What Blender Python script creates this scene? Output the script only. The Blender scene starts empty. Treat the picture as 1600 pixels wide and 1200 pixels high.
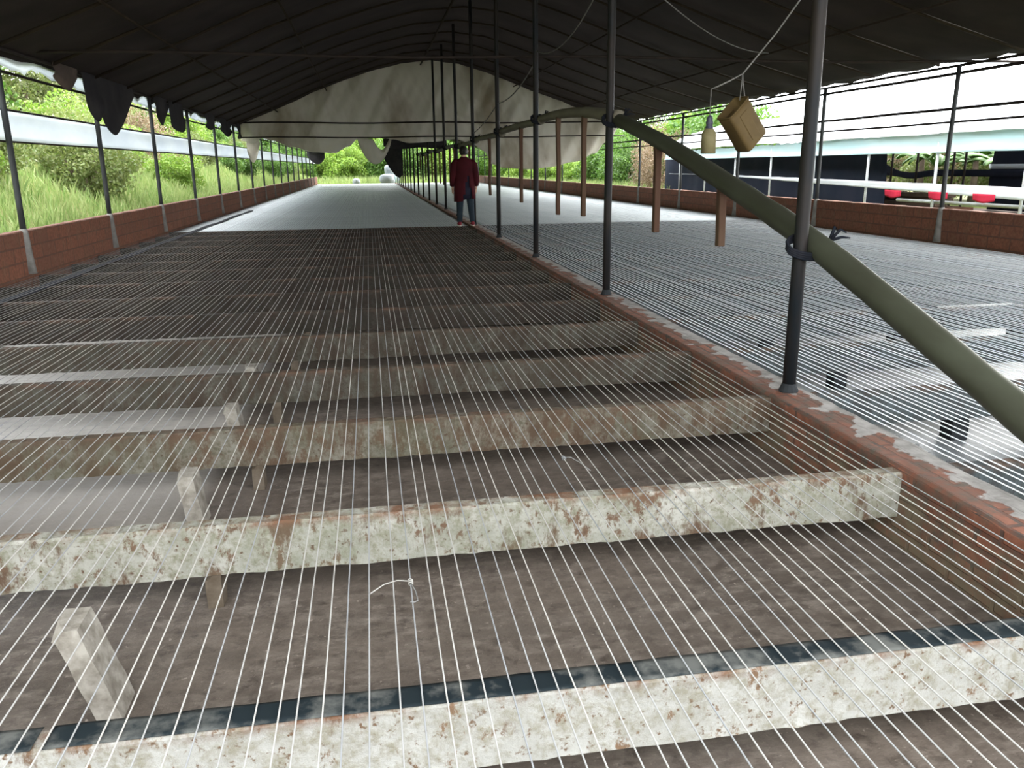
import bpy, bmesh, math, random
import numpy as np
from mathutils import Vector, Matrix, noise
R = random.Random(7)
PI = math.pi
scene = bpy.context.scene
COL = scene.collection

# ------------------------------------------------------------------ camera
F_PX = 1270.0
CAM = Vector((0, 0, 1.53))
yc = np.array([575.0 - 800, 600 - 262.0, F_PX]); yc /= np.linalg.norm(yc)
_a = 50.0
_Y = ((575.0 - 800) * _a + F_PX * F_PX) / 338.0
up = -np.array([_a, -_Y, F_PX]); up /= np.linalg.norm(up)
xc = np.cross(up, yc)
RW = np.stack([xc, yc, up])
right_w, up_w, fwd_w = RW[:, 0], RW[:, 1], RW[:, 2]
cam_data = bpy.data.cameras.new('camera')
cam_data.sensor_width = 36.0
cam_data.lens = F_PX / 1600 * 36.0
cam_data.clip_end = 500
cam = bpy.data.objects.new('camera', cam_data)
COL.objects.link(cam)
cam.matrix_world = Matrix((
    (right_w[0], up_w[0], -fwd_w[0], CAM.x),
    (right_w[1], up_w[1], -fwd_w[1], CAM.y),
    (right_w[2], up_w[2], -fwd_w[2], CAM.z),
    (0, 0, 0, 1)))
scene.camera = cam

# ------------------------------------------------------------------ sky, sun, exposure
world = bpy.data.worlds.new('overcast_sky')
scene.world = world
world.use_nodes = True
_wn = world.node_tree.nodes
_bg = _wn['Background']
_bg.inputs[0].default_value = (0.93, 0.97, 1.0, 1)
_bg.inputs[1].default_value = 9.0
sun_data = bpy.data.lights.new('sun', 'SUN')
sun_data.energy = 14.0
sun_data.angle = 1.0
sun_data.color = (1.0, 0.97, 0.9)
sun = bpy.data.objects.new('sun', sun_data)
COL.objects.link(sun)
sun.rotation_euler = (0, math.radians(60), math.radians(28))
sun.location = (0, -5, 12)
vs = scene.view_settings
vs.view_transform = 'Standard'
vs.look = 'None'
vs.gamma = 1
vs.use_curve_mapping = False
vs.exposure = 0.0

# ------------------------------------------------------------------ helpers
def link(o, parent=None):
    COL.objects.link(o)
    if parent is not None:
        o.parent = parent
    return o

def tag(o, label=None, cat=None, group=None, kind=None):
    if label: o['label'] = label
    if cat: o['category'] = cat
    if group: o['group'] = group
    if kind: o['kind'] = kind
    return o

def empty(name, loc=(0, 0, 0), rz=0.0):
    o = bpy.data.objects.new(name, None)
    o.empty_display_size = 0.1
    o.location = loc
    o.rotation_euler = (0, 0, rz)
    return link(o)

class MB:
    """collects vertices and faces for one mesh"""
    def __init__(self):
        self.v, self.f = [], []
    def add(self, vs, fs):
        b = len(self.v)
        self.v += [tuple(p) for p in vs]
        self.f += [tuple(b + i for i in f) for f in fs]
        return self
    def box(self, c, s, rot=None):
        vs = []
        for dz in (-.5, .5):
            for dx, dy in ((-.5, -.5), (.5, -.5), (.5, .5), (-.5, .5)):
                p = Vector((dx * s[0], dy * s[1], dz * s[2]))
                if rot is not None: p = rot @ p
                vs.append(p + Vector(c))
        return self.add(vs, [(3, 2, 1, 0), (4, 5, 6, 7), (0, 1, 5, 4), (1, 2, 6, 5), (2, 3, 7, 6), (3, 0, 4, 7)])
    def tube(self, pts, r, n=8, cap=True, flat=1.0):
        pts = [Vector(p) for p in pts]
        rs = r if isinstance(r, (list, tuple)) else [r] * len(pts)
        rings = []
        prev = None
        for i, p in enumerate(pts):
            d = (pts[min(i + 1, len(pts) - 1)] - pts[max(i - 1, 0)]).normalized()
            if prev is None:
                ref = Vector((0, 0, 1)) if abs(d.z) < .9 else Vector((1, 0, 0))
                u = d.cross(ref).normalized()
            else:
                u = (prev - d * prev.dot(d)).normalized()
            prev = u
            w = d.cross(u)
            rings.append([p + (u * math.cos(2 * PI * k / n) + w * (math.sin(2 * PI * k / n) * flat)) * rs[i] for k in range(n)])
        return self.loft(rings, cap)
    def loft(self, rings, cap=True, closed=True, skip=None):
        b = len(self.v)
        n = len(rings[0])
        for rg in rings: self.v += [tuple(p) for p in rg]
        m = n if closed else n - 1
        for i in range(len(rings) - 1):
            for k in range(m):
                if skip and skip(i, k): continue
                k2 = (k + 1) % n
                self.f.append((b + i * n + k, b + i * n + k2, b + (i + 1) * n + k2, b + (i + 1) * n + k))
        if cap and closed:
            self.f.append(tuple(b + k for k in reversed(range(n))))
            self.f.append(tuple(b + (len(rings) - 1) * n + k for k in range(n)))
        return self
    def lathe(self, prof, c=(0, 0, 0), n=20, rot=None):
        rings = []
        for r, z in prof:
            rg = []
            for k in range(n):
                p = Vector((r * math.cos(2 * PI * k / n), r * math.sin(2 * PI * k / n), z))
                if rot is not None: p = rot @ p
                rg.append(p + Vector(c))
            rings.append(rg)
        return self.loft(rings)
    def grid(self, fn, nu, nv):
        b = len(self.v)
        for i in range(nu + 1):
            for j in range(nv + 1):
                self.v.append(tuple(fn(i / nu, j / nv)))
        for i in range(nu):
            for j in range(nv):
                a = b + i * (nv + 1) + j
                self.f.append((a, a + nv + 1, a + nv + 2, a + 1))
        return self
    def mesh(self, name, mat=None, smooth=False):
        me = bpy.data.meshes.new(name)
        me.from_pydata(self.v, [], self.f)
        if mat: me.materials.append(mat)
        if smooth: me.shade_smooth()
        me.update()
        return me
    def build(self, name, mat, parent=None, smooth=False, bevel=0.0, solid=0.0):
        o = bpy.data.objects.new(name, self.mesh(name, mat, smooth))
        link(o, parent)
        if solid:
            s = o.modifiers.new('Solidify', 'SOLIDIFY'); s.thickness = solid; s.offset = 0
        if bevel:
            b = o.modifiers.new('Bevel', 'BEVEL'); b.width = bevel; b.segments = 2; b.limit_method = 'ANGLE'
        return o

def inst(name, mesh, parent=None):
    return link(bpy.data.objects.new(name, mesh), parent)

WORDS = ['first', 'second', 'third', 'fourth', 'fifth', 'sixth', 'seventh', 'eighth', 'ninth', 'tenth', 'eleventh', 'twelfth',
         'thirteenth', 'fourteenth', 'fifteenth', 'sixteenth', 'seventeenth', 'eighteenth', 'nineteenth', 'twentieth']
def nth(i):
    if i < 20: return WORDS[i]
    t, u = divmod(i + 1, 10)
    tens = {2: 'twent', 3: 'thirt', 4: 'fort'}[t]
    return tens + 'ieth' if u == 0 else tens + 'y-' + WORDS[u - 1]

# ------------------------------------------------------------------ materials
def nodemat(name):
    m = bpy.data.materials.new(name)
    m.use_nodes = True
    nt = m.node_tree
    return m, nt, nt.nodes['Principled BSDF'], nt.nodes['Material Output']

def N(nt, kind, **kw):
    n = nt.nodes.new(kind)
    for k, v in kw.items(): setattr(n, k, v)
    return n

def coords(nt, scale=(1, 1, 1), rand=True, world=False):
    tc = N(nt, 'ShaderNodeTexCoord')
    mp = N(nt, 'ShaderNodeMapping')
    mp.inputs['Scale'].default_value = scale
    if world:
        g = N(nt, 'ShaderNodeNewGeometry')
        nt.links.new(g.outputs['Position'], mp.inputs['Vector'])
    else:
        nt.links.new(tc.outputs['Object'], mp.inputs['Vector'])
    if not rand: return mp.outputs[0]
    oi = N(nt, 'ShaderNodeObjectInfo')
    mu = N(nt, 'ShaderNodeMath', operation='MULTIPLY'); mu.inputs[1].default_value = 37.0
    nt.links.new(oi.outputs['Random'], mu.inputs[0])
    ad = N(nt, 'ShaderNodeVectorMath', operation='ADD')
    nt.links.new(mp.outputs[0], ad.inputs[0]); nt.links.new(mu.outputs[0], ad.inputs[1])
    return ad.outputs[0]

def tnoise(nt, vec, scale, detail=6, rough=.6, lo=.4, hi=.6):
    n = N(nt, 'ShaderNodeTexNoise')
    n.inputs['Scale'].default_value = scale
    n.inputs['Detail'].default_value = detail
    n.inputs['Roughness'].default_value = rough
    nt.links.new(vec, n.inputs['Vector'])
    r = N(nt, 'ShaderNodeMapRange')
    r.inputs['From Min'].default_value = lo; r.inputs['From Max'].default_value = hi
    nt.links.new(n.outputs['Fac'], r.inputs['Value'])
    return r.outputs[0], n.outputs['Fac']

def mix(nt, fac, a, b, mode='MIX'):
    m = N(nt, 'ShaderNodeMix', data_type='RGBA', blend_type=mode)
    for s, v in ((m.inputs[0], fac), (m.inputs[6], a), (m.inputs[7], b)):
        if isinstance(v, (int, float)): s.default_value = v
        elif isinstance(v, tuple): s.default_value = (*v, 1)
        else: nt.links.new(v, s)
    return m.outputs[2]

def bump(nt, bsdf, h, strength=.4, dist=.01):
    b = N(nt, 'ShaderNodeBump')
    b.inputs['Strength'].default_value = strength
    b.inputs['Distance'].default_value = dist
    nt.links.new(h, b.inputs['Height'])
    nt.links.new(b.outputs[0], bsdf.inputs['Normal'])

def simple(name, c1, c2=None, rough=.6, scale=6, spec=.4, metal=0, lo=.35, hi=.65, bmp=0, stretch=(1, 1, 1), world=False):
    m, nt, b, out = nodemat(name)
    v = coords(nt, stretch, world=world)
    f, raw = tnoise(nt, v, scale, lo=lo, hi=hi)
    nt.links.new(mix(nt, f, c1, c2 or tuple(x * .7 for x in c1)), b.inputs['Base Color'])
    b.inputs['Roughness'].default_value = rough
    b.inputs['Specular IOR Level'].default_value = spec
    b.inputs['Metallic'].default_value = metal
    if bmp: bump(nt, b, raw, bmp)
    return m

def beam_mat(name, base1, base2, stain, stain_lo, stain_hi, moss=0.0):
    m, nt, b, out = nodemat(name)
    v = coords(nt)
    f, raw = tnoise(nt, v, 5, 8, .65, .35, .65)
    c = mix(nt, f, base1, base2)
    f2, _ = tnoise(nt, coords(nt, (1, 1, .45)), 7, 8, .72, stain_lo, stain_hi)
    fm, rm = tnoise(nt, v, 26, 9, .75, .45, .62)
    c = mix(nt, fm, c, tuple(x * k for x, k in zip(base2, (.78, .74, .64))))
    fb, _ = tnoise(nt, coords(nt, (1, 1, .6)), 16, 8, .75, stain_lo + .01, stain_hi - .02)
    c = mix(nt, fb, c, tuple(x * 1.3 for x in stain))
    c = mix(nt, f2, c, stain)
    f3, _ = tnoise(nt, coords(nt, (1, 1, 1)), 45, 4, .6, .6, .68)
    c = mix(nt, f3, c, stain)
    if moss:
        f4, _ = tnoise(nt, v, 2.2, 5, .6, .5, .7)
        mm = N(nt, 'ShaderNodeMath', operation='MULTIPLY'); mm.inputs[1].default_value = moss
        nt.links.new(f4, mm.inputs[0])
        c = mix(nt, mm.outputs[0], c, tuple(x * k for x, k in zip(base2, (.6, .66, .5))))
    # rust and soil along the upper edge
    tc = N(nt, 'ShaderNodeTexCoord'); sp = N(nt, 'ShaderNodeSeparateXYZ')
    nt.links.new(tc.outputs['Object'], sp.inputs[0])
    r = N(nt, 'ShaderNodeMapRange'); r.inputs['From Min'].default_value = .284; r.inputs['From Max'].default_value = .31
    nt.links.new(sp.outputs['Z'], r.inputs['Value'])
    f5, _ = tnoise(nt, v, 6, 6, .7, .45, .62)
    mm = N(nt, 'ShaderNodeMath', operation='MULTIPLY')
    nt.links.new(r.outputs[0], mm.inputs[0]); nt.links.new(f5, mm.inputs[1])
    c = mix(nt, mm.outputs[0], c, (.11, .055, .03) if base1[0] > .2 else (.07, .04, .025))
    nt.links.new(c, b.inputs['Base Color'])
    b.inputs['Roughness'].default_value = .8
    b.inputs['Specular IOR Level'].default_value = .25
    bump(nt, b, rm, .8, .012)
    return m

def brick_mat(name, c1, c2, mortar, cement_x=None, *, bw=.24, bh=.065, grime=(.09, .07, .05), glo=.5, ghi=.66, msize=.008):
    m, nt, b, out = nodemat(name)
    g = N(nt, 'ShaderNodeNewGeometry')
    sp = N(nt, 'ShaderNodeSeparateXYZ'); nt.links.new(g.outputs['Position'], sp.inputs[0])
    sn = N(nt, 'ShaderNodeSeparateXYZ'); nt.links.new(g.outputs['True Normal'], sn.inputs[0])
    ab = N(nt, 'ShaderNodeMath', operation='ABSOLUTE'); nt.links.new(sn.outputs['Z'], ab.inputs[0])
    gt = N(nt, 'ShaderNodeMath', operation='GREATER_THAN'); gt.inputs[1].default_value = .6
    nt.links.new(ab.outputs[0], gt.inputs[0])
    mx = N(nt, 'ShaderNodeMix', data_type='FLOAT')
    nt.links.new(gt.outputs[0], mx.inputs[0]); nt.links.new(sp.outputs['Z'], mx.inputs[2])
    # bricks on the top lie as headers: use x so each course is one brick wide
    nt.links.new(sp.outputs['X'], mx.inputs[3])
    cb = N(nt, 'ShaderNodeCombineXYZ')
    nt.links.new(sp.outputs['Y'], cb.inputs[0]); nt.links.new(mx.outputs[0], cb.inputs[1])
    br = N(nt, 'ShaderNodeTexBrick')
    br.inputs['Scale'].default_value = 1.0
    br.inputs['Brick Width'].default_value = bw
    br.inputs['Row Height'].default_value = bh
    br.inputs['Mortar Size'].default_value = msize
    br.inputs['Mortar Smooth'].default_value = .3
    br.inputs['Color1'].default_value = (*c1, 1); br.inputs['Color2'].default_value = (*c2, 1)
    br.inputs['Mortar'].default_value = (*mortar, 1)
    nt.links.new(cb.outputs[0], br.inputs['Vector'])
    v = coords(nt, rand=False, world=True)
    f, raw = tnoise(nt, v, 5, 8, .7, glo, ghi)
    c = mix(nt, f, br.outputs['Color'], grime)
    f2, _ = tnoise(nt, v, 23, 5, .6, .35, .7)
    c = mix(nt, f2, c, tuple(x * .55 for x in c1))
    if cement_x:
        n3 = N(nt, 'ShaderNodeTexNoise'); n3.inputs['Scale'].default_value = 6; n3.inputs['Detail'].default_value = 6
        nt.links.new(v, n3.inputs['Vector'])
        a1 = N(nt, 'ShaderNodeMath', operation='MULTIPLY_ADD'); a1.inputs[1].default_value = .5; a1.inputs[2].default_value = -.25 - cement_x
        nt.links.new(n3.outputs['Fac'], a1.inputs[0])
        a2 = N(nt, 'ShaderNodeMath', operation='ADD'); nt.links.new(a1.outputs[0], a2.inputs[0]); nt.links.new(sp.outputs['X'], a2.inputs[1])
        a3 = N(nt, 'ShaderNodeMapRange'); a3.inputs['From Min'].default_value = -.005; a3.inputs['From Max'].default_value = .01
        nt.links.new(a2.outputs[0], a3.inputs['Value'])
        f6, _ = tnoise(nt, v, 11, 6, .6, .35, .65)
        c = mix(nt, a3.outputs[0], c, mix(nt, f6, (.27, .255, .24), (.15, .14, .13)))
        # soil and moss low on the face
        lo = N(nt, 'ShaderNodeMapRange'); lo.inputs['From Min'].default_value = .26; lo.inputs['From Max'].default_value = .2
        nt.links.new(sp.outputs['Z'], lo.inputs['Value'])
        f7, _ = tnoise(nt, v, 7, 7, .7, .38, .6)
        m7 = N(nt, 'ShaderNodeMath', operation='MULTIPLY'); nt.links.new(f7, m7.inputs[0]); nt.links.new(lo.outputs[0], m7.inputs[1])
        c = mix(nt, m7.outputs[0], c, (.11, .085, .055))
    nt.links.new(c, b.inputs['Base Color'])
    b.inputs['Roughness'].default_value = .85
    b.inputs['Specular IOR Level'].default_value = .2
    inv = N(nt, 'ShaderNodeMath', operation='SUBTRACT'); nt.links.new(raw, inv.inputs[0]); nt.links.new(br.outputs['Fac'], inv.inputs[1])
    bump(nt, b, inv.outputs[0], .6, .012)
    return m

def cloth_mat(name, c1, c2, trans=.35, scale=1.2, stretch=(1, 1, 1), lo=.35, hi=.65, rough=.8):
    m, nt, b, out = nodemat(name)
    v = coords(nt, stretch, rand=False)
    f, raw = tnoise(nt, v, scale, 6, .6, lo, hi)
    c = mix(nt, f, c1, c2)
    nt.links.new(c, b.inputs['Base Color'])
    b.inputs['Roughness'].default_value = rough
    b.inputs['Specular IOR Level'].default_value = .06
    t = N(nt, 'ShaderNodeBsdfTranslucent'); nt.links.new(c, t.inputs[0])
    s = N(nt, 'ShaderNodeMixShader'); s.inputs[0].default_value = trans
    nt.links.new(b.outputs[0], s.inputs[1]); nt.links.new(t.outputs[0], s.inputs[2])
    nt.links.new(s.outputs[0], out.inputs[0])
    return m

def leaf_mat(name, c1, c2, trans=.4):
    m, nt, b, out = nodemat(name)
    g = N(nt, 'ShaderNodeNewGeometry')
    c0 = mix(nt, g.outputs['Random Per Island'], c1, c2)
    oi = N(nt, 'ShaderNodeObjectInfo')
    hs = N(nt, 'ShaderNodeHueSaturation')
    mr = N(nt, 'ShaderNodeMapRange'); mr.inputs['To Min'].default_value = .75; mr.inputs['To Max'].default_value = 1.25
    nt.links.new(oi.outputs['Random'], mr.inputs['Value']); nt.links.new(mr.outputs[0], hs.inputs['Value'])
    nt.links.new(c0, hs.inputs['Color'])
    c = hs.outputs[0]
    nt.links.new(c, b.inputs['Base Color'])
    b.inputs['Roughness'].default_value = .5
    t = N(nt, 'ShaderNodeBsdfTranslucent'); nt.links.new(c, t.inputs[0])
    s = N(nt, 'ShaderNodeMixShader'); s.inputs[0].default_value = trans
    nt.links.new(b.outputs[0], s.inputs[1]); nt.links.new(t.outputs[0], s.inputs[2])
    nt.links.new(s.outputs[0], out.inputs[0])
    return m

def floor_mat(name, c1, c2, c3, rough=.42, dry=None):
    m, nt, b, out = nodemat(name)
    v = coords(nt, rand=False, world=True)
    f, raw = tnoise(nt, v, .9, 8, .65, .35, .65)
    c = mix(nt, f, c1, c2)
    f2, raw2 = tnoise(nt, coords(nt, (1, 2.0, 1), rand=False, world=True), 9, 9, .75, .46, .66)
    mm = N(nt, 'ShaderNodeMath', operation='MULTIPLY_ADD'); nt.links.new(f, mm.inputs[0]); mm.inputs[1].default_value = .7; mm.inputs[2].default_value = .12
    mm3 = N(nt, 'ShaderNodeMath', operation='MULTIPLY'); nt.links.new(mm.outputs[0], mm3.inputs[0]); nt.links.new(f2, mm3.inputs[1])
    c = mix(nt, mm3.outputs[0], c, c3)
    fd, _ = tnoise(nt, v, 17, 8, .75, .5, .66)
    c = mix(nt, fd, c, tuple(x * .75 for x in c2))
    fl, _ = tnoise(nt, v, 38, 5, .7, .62, .68)
    c = mix(nt, fl, c, c3)
    f3, _ = tnoise(nt, v, 2.3, 9, .75, .56, .6)
    c = mix(nt, f3, c, tuple(x * .75 for x in c1))
    if dry:  # paler left strip: dry floor plus daylight from the left, painted in
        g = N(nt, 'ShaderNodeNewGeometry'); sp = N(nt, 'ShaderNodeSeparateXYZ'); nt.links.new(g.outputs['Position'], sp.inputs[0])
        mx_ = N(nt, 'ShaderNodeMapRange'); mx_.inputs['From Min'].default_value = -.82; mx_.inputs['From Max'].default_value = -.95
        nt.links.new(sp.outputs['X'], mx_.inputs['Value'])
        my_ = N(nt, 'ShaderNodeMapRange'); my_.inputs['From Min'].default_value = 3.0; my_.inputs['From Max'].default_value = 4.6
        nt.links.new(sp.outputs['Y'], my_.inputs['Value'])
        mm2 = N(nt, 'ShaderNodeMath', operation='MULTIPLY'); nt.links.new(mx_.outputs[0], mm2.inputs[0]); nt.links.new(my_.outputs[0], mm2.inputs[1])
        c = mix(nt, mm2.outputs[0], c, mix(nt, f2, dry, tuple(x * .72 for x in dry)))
    nt.links.new(c, b.inputs['Base Color'])
    r = N(nt, 'ShaderNodeMapRange'); r.inputs['To Min'].default_value = rough - .12; r.inputs['To Max'].default_value = rough + .2
    nt.links.new(f, r.inputs['Value']); nt.links.new(r.outputs[0], b.inputs['Roughness'])
    b.inputs['Specular IOR Level'].default_value = .45
    bump(nt, b, raw2, .5, .012)
    return m

M = {}
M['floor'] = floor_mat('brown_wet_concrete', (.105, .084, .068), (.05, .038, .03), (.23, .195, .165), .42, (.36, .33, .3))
M['floor_grey'] = floor_mat('grey_wet_concrete', (.17, .175, .18), (.1, .11, .115), (.25, .25, .245), .36)
M['dirt'] = simple('pale_dirt', (.35, .3, .22), (.22, .19, .12), .9, 1.5, .2, world=True)
M['grass_ground'] = simple('grassy_soil', (.08, .12, .025), (.14, .135, .05), .9, .6, .1, world=True)
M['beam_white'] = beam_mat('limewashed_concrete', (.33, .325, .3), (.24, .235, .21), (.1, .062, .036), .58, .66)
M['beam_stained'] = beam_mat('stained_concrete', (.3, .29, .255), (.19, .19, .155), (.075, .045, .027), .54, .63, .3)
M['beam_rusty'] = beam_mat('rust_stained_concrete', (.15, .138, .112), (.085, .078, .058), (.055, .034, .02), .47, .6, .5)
M['beam_mossy_dim'] = beam_mat('mossy_dim_concrete', (.08, .075, .06), (.045, .041, .031), (.03, .02, .013), .46, .62, .5)
M['beam_dimmed'] = beam_mat('dimmed_concrete', (.045, .038, .03), (.025, .021, .016), (.02, .013, .009), .46, .62, .5)
M['beam_grey'] = beam_mat('damp_grey_concrete', (.075, .088, .092), (.04, .05, .053), (.03, .03, .03), .5, .64, .2)
M['post_stone'] = simple('pale_cast_stone', (.27, .25, .215), (.14, .122, .1), .85, 20, .2, bmp=.5)
M['post_brown'] = simple('brown_stained_stone', (.1, .08, .06), (.06, .045, .03), .85, 14, .2, bmp=.5)
M['post_dark'] = simple('dark_stone', (.022, .024, .026), (.014, .015, .016), .8, 9, .05)  # near-black stone, far darker than the left posts
M['film_dark'] = simple('dark_wet_film', (.008, .012, .014), (.075, .076, .07), .75, 7, .08, lo=.45, hi=.6)
M['brick_red'] = brick_mat('red_brick', (.22, .083, .05), (.15, .066, .042), (.05, .042, .036), 2.2, msize=.011, bw=.235, bh=.065, grime=(.07, .055, .042), glo=.42, ghi=.56)
M['brick_side'] = brick_mat('rust_block', (.2, .08, .048), (.14, .066, .044), (.085, .052, .04), bw=.42, bh=.17, grime=(.16, .1, .06), glo=.5, ghi=.72, msize=.012)
M['cement'] = simple('grey_cement', (.19, .18, .165), (.12, .112, .1), .85, 8, .2, bmp=.4)
M['dark_soil'] = simple('dark_shed_soil', (.1, .075, .06), (.06, .045, .04), .9, 1.5, .2, world=True)
M['pipe'] = simple('dark_painted_pipe', (.007, .009, .011), (.018, .014, .012), .5, 7, .1, stretch=(1, 1, .3))
M['pipe_side'] = simple('weathered_pipe', (.035, .038, .038), (.022, .022, .023), .55, 7, .15, stretch=(1, 1, .3))
M['pipe_light'] = simple('galvanised_pipe', (.5, .52, .53), (.38, .39, .4), .45, 7, .5)
M['rod'] = simple('dark_rod', (.018, .014, .013), (.026, .019, .016), .7, 5, .08)
M['bamboo_dark'] = simple('brown_bamboo', (.03, .022, .016), (.02, .015, .011), .8, 4, .05)
M['pole'] = simple('grey_green_pole', (.042, .045, .03), (.026, .026, .016), .55, 3, .35, stretch=(1, .35, 1))
M['pole_pale'] = simple('pale_weathered_pole', (.14, .125, .095), (.085, .075, .055), .65, 3, .3, stretch=(1, .35, 1))
M['slat'] = simple('red_brown_slat', (.05, .022, .014), (.07, .043, .026), .85, 4, .2, stretch=(1, 1, .3))
M['slat_end'] = simple('pale_cut_slat', (.2, .15, .1), (.13, .1, .07), .8, 6, .2)
M['rope'] = simple('dark_binding', (.007, .009, .013), (.013, .013, .016), .8, 30, .05)
M['cord'] = simple('grey_cord', (.15, .14, .13), (.09, .085, .08), .7, 20, .2)
M['tarp'] = cloth_mat('black_shade_tarp', (.014, .0105, .0095), (.024, .018, .016), .015, 1.3, (1, 1, 1))
M['tarp_flap'] = cloth_mat('black_torn_tarp', (.03, .028, .03), (.05, .045, .045), .12, 2)
M['canvas'] = cloth_mat('stained_white_canvas', (.6, .56, .48), (.3, .245, .165), .4, .8, (1, 1, .4), .44, .72)
M['film_white'] = cloth_mat('white_plastic_film', (.86, .88, .9), (.74, .77, .82), .55, 1.5, (1, .4, 1))
M['film_cyan'] = cloth_mat('pale_blue_film', (.58, .76, .80), (.66, .78, .8), .45, 1.2, (1, .4, 1))
M['sheet'] = simple('grey_white_sheet', (.4, .44, .45), (.32, .355, .365), .5, .8, .4, world=True, stretch=(.25, 2, 1))
M['net_dark'] = cloth_mat('dark_blue_net', (.011, .015, .026), (.018, .02, .032), .02, 1.5)
M['plastic_black'] = simple('black_plastic', (.008, .009, .014), (.014, .014, .02), .9, 4, .1)
M['white_roof'] = cloth_mat('white_greenhouse_film', (.85, .86, .88), (.8, .82, .85), .2, .5)
M['jug'] = cloth_mat('yellowed_plastic', (.1, .067, .027), (.075, .05, .022), .1, 6, rough=.45)
M['bottle'] = cloth_mat('dusty_clear_plastic', (.22, .19, .1), (.17, .145, .075), .25, 14, rough=.3)
M['bottle_cap'] = simple('dark_socket', (.03, .03, .05), (.05, .05, .07), .5, 10, .4)
M['wood_pile'] = simple('old_plank', (.12, .085, .06), (.07, .05, .04), .85, 3, .2)
M['red_cloth'] = cloth_mat('red_cloth', (.5, .03, .06), (.4, .02, .05), .2, 3)
M['sack'] = cloth_mat('white_woven_sack', (.4, .43, .45), (.28, .31, .33), .2, 4)
M['sack_blue'] = cloth_mat('pale_blue_sack', (.22, .3, .33), (.32, .38, .4), .2, 3)
M['path'] = simple('pale_path', (.62, .6, .55), (.5, .48, .42), .9, 1.2, .2)
M['leaf'] = leaf_mat('green_leaf', (.05, .12, .018), (.11, .2, .03))
M['leaf_lime'] = leaf_mat('lime_leaf', (.12, .23, .025), (.2, .28, .045))
M['leaf_dull'] = leaf_mat('dull_leaf', (.1, .15, .03), (.17, .19, .06))
M['leaf_dry'] = leaf_mat('dry_leaf', (.2, .14, .085), (.15, .105, .055), .25)
M['grass'] = leaf_mat('grass_blade', (.15, .24, .06), (.29, .33, .13))
M['bark'] = simple('bark', (.13, .1, .07), (.08, .06, .045), .9, 8, .1)
M['banana'] = leaf_mat('banana_leaf', (.06, .15, .03), (.11, .2, .045), .45)
M['skin'] = simple('skin', (.42, .26, .18), (.38, .23, .16), .55, 5, .4)
M['hair'] = simple('black_hair', (.012, .01, .01), (.02, .016, .014), .5, 30, .4)
M['smock'] = cloth_mat('maroon_smock', (.055, .009, .012), (.036, .007, .009), .05, 5)
M['tunic'] = cloth_mat('navy_tunic', (.012, .012, .022), (.02, .02, .03), .02, 5)
M['denim'] = cloth_mat('dark_denim', (.022, .03, .038), (.015, .022, .028), .02, 9)
M['shoe_red'] = simple('red_shoe', (.16, .02, .028), (.11, .014, .02), .7, 9, .1)
M['sole'] = simple('pale_sole', (.55, .48, .42), (.45, .4, .36), .8, 9, .2)

def wire_mat(name, ca, cb):
    m, nt, b, out = nodemat(name)
    b.inputs['Roughness'].default_value = .16
    b.inputs['Specular IOR Level'].default_value = .55
    oi = N(nt, 'ShaderNodeObjectInfo')
    c = mix(nt, oi.outputs['Random'], ca, cb)
    nt.links.new(c, b.inputs['Base Color'])
    t = N(nt, 'ShaderNodeBsdfTranslucent'); nt.links.new(c, t.inputs[0])
    s = N(nt, 'ShaderNodeMixShader'); s.inputs[0].default_value = .3
    nt.links.new(b.outputs[0], s.inputs[1]); nt.links.new(t.outputs[0], s.inputs[2])
    nt.links.new(s.outputs[0], out.inputs[0])
    return m
M['nylon'] = wire_mat('clear_nylon', (.16, .165, .17), (.31, .295, .265))
M['nylon_glare'] = wire_mat('glare_nylon', (.66, .7, .74), (.84, .85, .86))  # sky glare over the right bed painted as a whiter line colour

# ------------------------------------------------------------------ layout constants
YEND = 68.0
XL = -4.0        # inner face of the left wall
XC0, XC1 = 2.07, 2.31   # low brick wall between the two beds
XR = 8.55        # inner face of the right wall
XRP = 8.68
BEAM_Y = [1.65 + 1.125 * k for k in range(15)]
SHEET_Y = 17.48
POST_Y = [3.95, 7.5, 10.93, 14.2, 17.6] + [20.95 + 3.35 * k for k in range(14)]
LPOST_Y = [10.47 + 3.33 * k for k in range(17)]
RPOST_Y = [11.34 + 3.62 * k for k in range(16)]
ROOF_P = [(-4.12, 2.87), (-3.95, 2.93), (-2.6, 3.47), (-1.6, 3.9), (-.55, 4.3), (.4, 4.6), (1.2, 4.8), (2.2, 4.9), (3.1, 4.8), (4.2, 4.46), (5.5, 3.99), (7.04, 3.49), (8.75, 3.03), (9.05, 3.0)]
ROOF_Y0 = 0.325
def roof_z(x):
    for (x0, z0), (x1, z1) in zip(ROOF_P, ROOF_P[1:]):
        if x <= x1: return z0 + (z1 - z0) * (x - x0) / (x1 - x0)
    return ROOF_P[-1][1]

# ------------------------------------------------------------------ setting: floors, ground, walls
def struct(o): o['kind'] = 'structure'; return o

def slab(x0, x1, y0, y1, z, mat, name, d=.12):
    mb = MB()
    mb.box(((x0 + x1) / 2, (y0 + y1) / 2, z - d / 2), (x1 - x0, y1 - y0, d))
    return struct(mb.build(name, mat))

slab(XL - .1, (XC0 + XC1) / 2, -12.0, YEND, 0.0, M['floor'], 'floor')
slab((XC0 + XC1) / 2, XR + .1, -12.0, YEND, 0.0, M['floor_grey'], 'floor')
slab(-40, 60, -60, -12.0, -.01, M['dirt'], 'ground')
slab(-60, 60, YEND, 150, .1, M['grass_ground'], 'ground', .4)
slab(XR + .12, 60, -12.0, YEND, .12, M['grass_ground'], 'ground', .4)

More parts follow.
